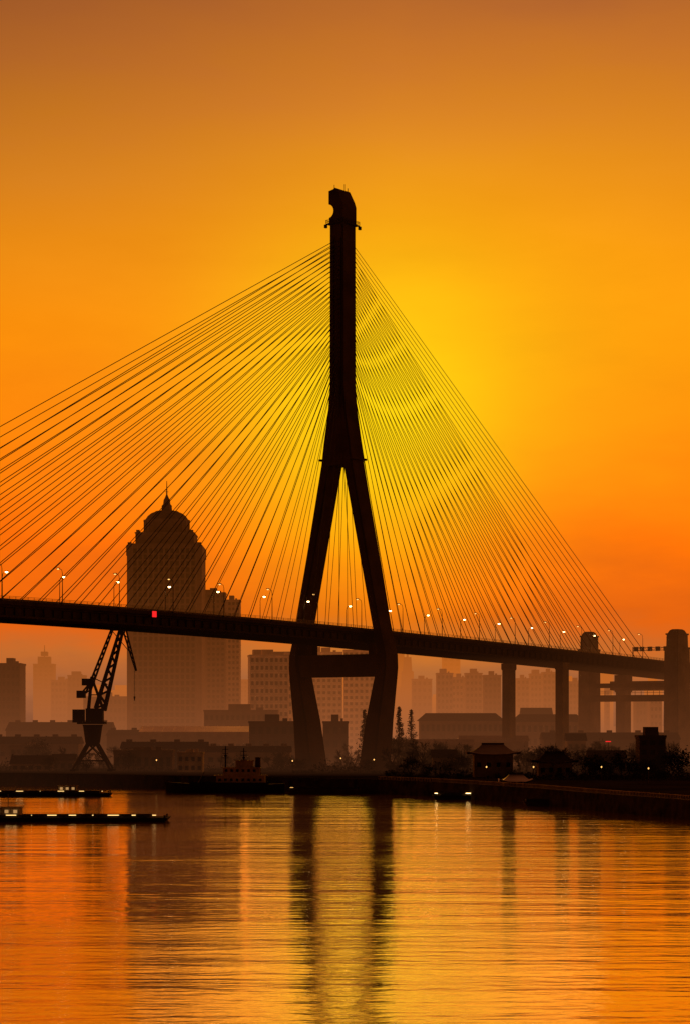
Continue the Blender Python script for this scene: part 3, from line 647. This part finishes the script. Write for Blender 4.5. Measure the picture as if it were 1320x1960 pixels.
# ------------------------------------------------------------------ trees
def bare(seed, H=11):
    r = random.Random(seed); tr = MB(); cw = MB()
    def grow(p, d, ln, rad, lv):
        e = p+d*ln; (tr if lv < 2 else cw).tube(p, e, rad, rad*.6, 5 if lv < 2 else 3)
        if lv >= 5: return
        for i in range(3 if lv < 4 else 4):
            q_ = Vector((r.gauss(0, 1), r.gauss(0, 1), r.gauss(.35, .6))).normalized()
            nd = (d*1.0+q_*.75).normalized(); st_ = p+(e-p)*r.uniform(.4, 1)
            grow(st_, nd, ln*r.uniform(.62, .82), max(rad*.55, .035), lv+1)
    grow(Vector((0, 0, 0)), Vector((0, 0, 1)), H*.25, H*.022, 0)
    return tr, cw
def leafy(seed, H=9, cone=False):
    r = random.Random(seed); tr = MB(); cw = MB()
    tr.tube((0, 0, 0), (0, 0, H*(.97 if cone else .55)), H*.018, H*.004)
    cl = []
    for i in range(46 if not cone else 150):
        if cone:
            z = H*(.08+.9*(i/150)**1.1); rr = (H-z)*.2*r.uniform(.1, 1); a = r.uniform(0, 6.3); cl.append((Vector((rr*math.cos(a), rr*math.sin(a), z-rr*.15)), .2+(H-z)*.025))
        else:
            a = r.uniform(0, 6.3); u = r.uniform(-1, 1); q_ = Vector((math.cos(a)*math.sqrt(1-u*u)*1.15, math.sin(a)*math.sqrt(1-u*u)*1.15, u))*H*.38*r.uniform(.4, 1.1); cl.append((q_+Vector((0, 0, H*.5)), H*.09*r.uniform(.6, 1.3)))
    for c_, s in cl:
        tr.tube((0, 0, max(.2, c_.z-s*(3 if not cone else .5))), c_, H*.004, .02, 3)
        for j in range(26 if not cone else 11):
            o_ = Vector((r.gauss(0, 1), r.gauss(0, 1), r.gauss(0, .8)))*s*.75; p = c_+o_
            u = Vector((r.gauss(0, 1), r.gauss(0, 1), r.gauss(0, 1))).normalized(); v = u.orthogonal().normalized(); l_ = r.uniform(.14, .3)*(.8 if cone else 1)
            b0 = len(cw.v); cw.v += [tuple(p+u*l_), tuple(p+v*l_*.6), tuple(p-u*l_), tuple(p-v*l_*.6)]; cw.f.append((b0, b0+1, b0+2, b0+3))
    return tr, cw
PT = {}
for nm, mk, mt, H in (('bare', bare, MTWIG, 11), ('leafy', leafy, MLEAF, 9), ('cone', lambda s: leafy(s, 13, True), MLEAF, 13)):
    for s in range(4):
        tr, cw = mk(s+11); a = tr.mesh('trunk'); a.materials.append(MBARK); c_ = cw.mesh('crown'); c_.materials.append(mt); PT.setdefault(nm, []).append((a, c_, H))
rt = random.Random(21)
def tree(kind, px, Y_, H, label, group):
    a, c_, H0 = rt.choice(PT[kind]); s = H/H0
    nm = {'bare': 'bare_tree', 'leafy': 'evergreen_tree', 'cone': 'conifer_tree'}[kind]
    t_ = thing(nm, (X(px, Y_), Y_, GZ-.1), label, 'tree', group, rt.uniform(0, 6.3)); t_.scale = (s*rt.uniform(.9, 1.2), s*rt.uniform(.9, 1.2), s)
    link('trunk', a, t_); link('crown', c_, t_)
def wood(kind, n, px0, px1, Y0, Y1, h0, h1, label, group):
    for i in range(n): tree(kind, px0+(px1-px0)*(i+rt.uniform(.1, .9))/n, rt.uniform(Y0, Y1), rt.uniform(h0, h1), label, group)
wood('bare', 26, 740, 900, 740, 870, 11, 19, 'bare dark winter tree in the wood right of the pylon foot', 'bare trees right of the pylon foot')
wood('leafy', 14, 740, 900, 710, 800, 5, 9, 'round dark evergreen tree on the bank right of the pylon foot', 'evergreen trees right of the pylon foot')
wood('bare', 32, 985, 1300, 720, 870, 11, 19, 'bare dark winter tree on the bank under the side span', 'bare trees under the side span')
wood('leafy', 20, 1000, 1300, 670, 800, 5, 11, 'round dark evergreen tree on the bank under the side span', 'evergreen trees under the side span')
wood('leafy', 16, 20, 560, 770, 860, 4.5, 9, 'dark evergreen tree on the left bank behind the quay', 'evergreen trees on the left bank')
wood('bare', 18, 20, 560, 790, 880, 9, 15, 'bare dark tree on the left bank between the workshops', 'bare trees on the left bank')
wood('leafy', 9, 480, 740, 760, 840, 4, 7, 'low dark bushy tree around the pylon feet', 'bushy trees at the pylon feet')
wood('bare', 6, 640, 690, 830, 880, 9, 14, 'bare tree seen between the pylon feet', 'bare trees between the pylon feet')
tree('cone', 763, 860, 24, 'tall pointed conifer just right of the pylon leg, left of two', None)
tree('cone', 786, 870, 23, 'tall pointed conifer right of the pylon leg, right of two', None)
tree('cone', 697, 880, 23, 'tall pointed conifer seen between the pylon legs', None)
tree('leafy', 74, 860, 13, 'large rounded evergreen tree on the far left bank', None)
wood('leafy', 24, 730, 1290, 640, 690, 1.8, 4.2, 'low dark shrub along the right bank', 'low shrubs along the right bank')
wood('bare', 12, 1180, 1300, 860, 1000, 10, 15, 'hazy bare tree behind the right pier tower', 'bare trees behind the right pier tower')
ru = random.Random(5); u_ = MB()
for i in range(7000):
    px = ru.uniform(-30, 1340); hh = 1.8+1.5*math.sin(px*.031)+1.2*math.sin(px*.083+1)
    Yu = ru.choice((0, 1))*ru.uniform(0, 60)+ru.uniform(0, 30)+(785 if px < 560 else 755 if px < 760 else 705 if px < 1000 else 660)
    p = Vector((X(px, Yu), Yu, GZ+abs(ru.gauss(0, .5))*max(.6, hh))); l_ = ru.uniform(.3, .6)
    a = Vector((ru.gauss(0, 1), ru.gauss(0, 1), ru.gauss(0, 1))).normalized(); v = a.orthogonal().normalized()
    b0 = len(u_.v); u_.v += [tuple(p+a*l_), tuple(p+v*l_*.6), tuple(p-a*l_), tuple(p-v*l_*.6)]; u_.f.append((b0, b0+1, b0+2, b0+3))
tag(u_.build('undergrowth', MLEAF), 'dark low scrub and undergrowth covering the river bank', 'undergrowth', kind='stuff')
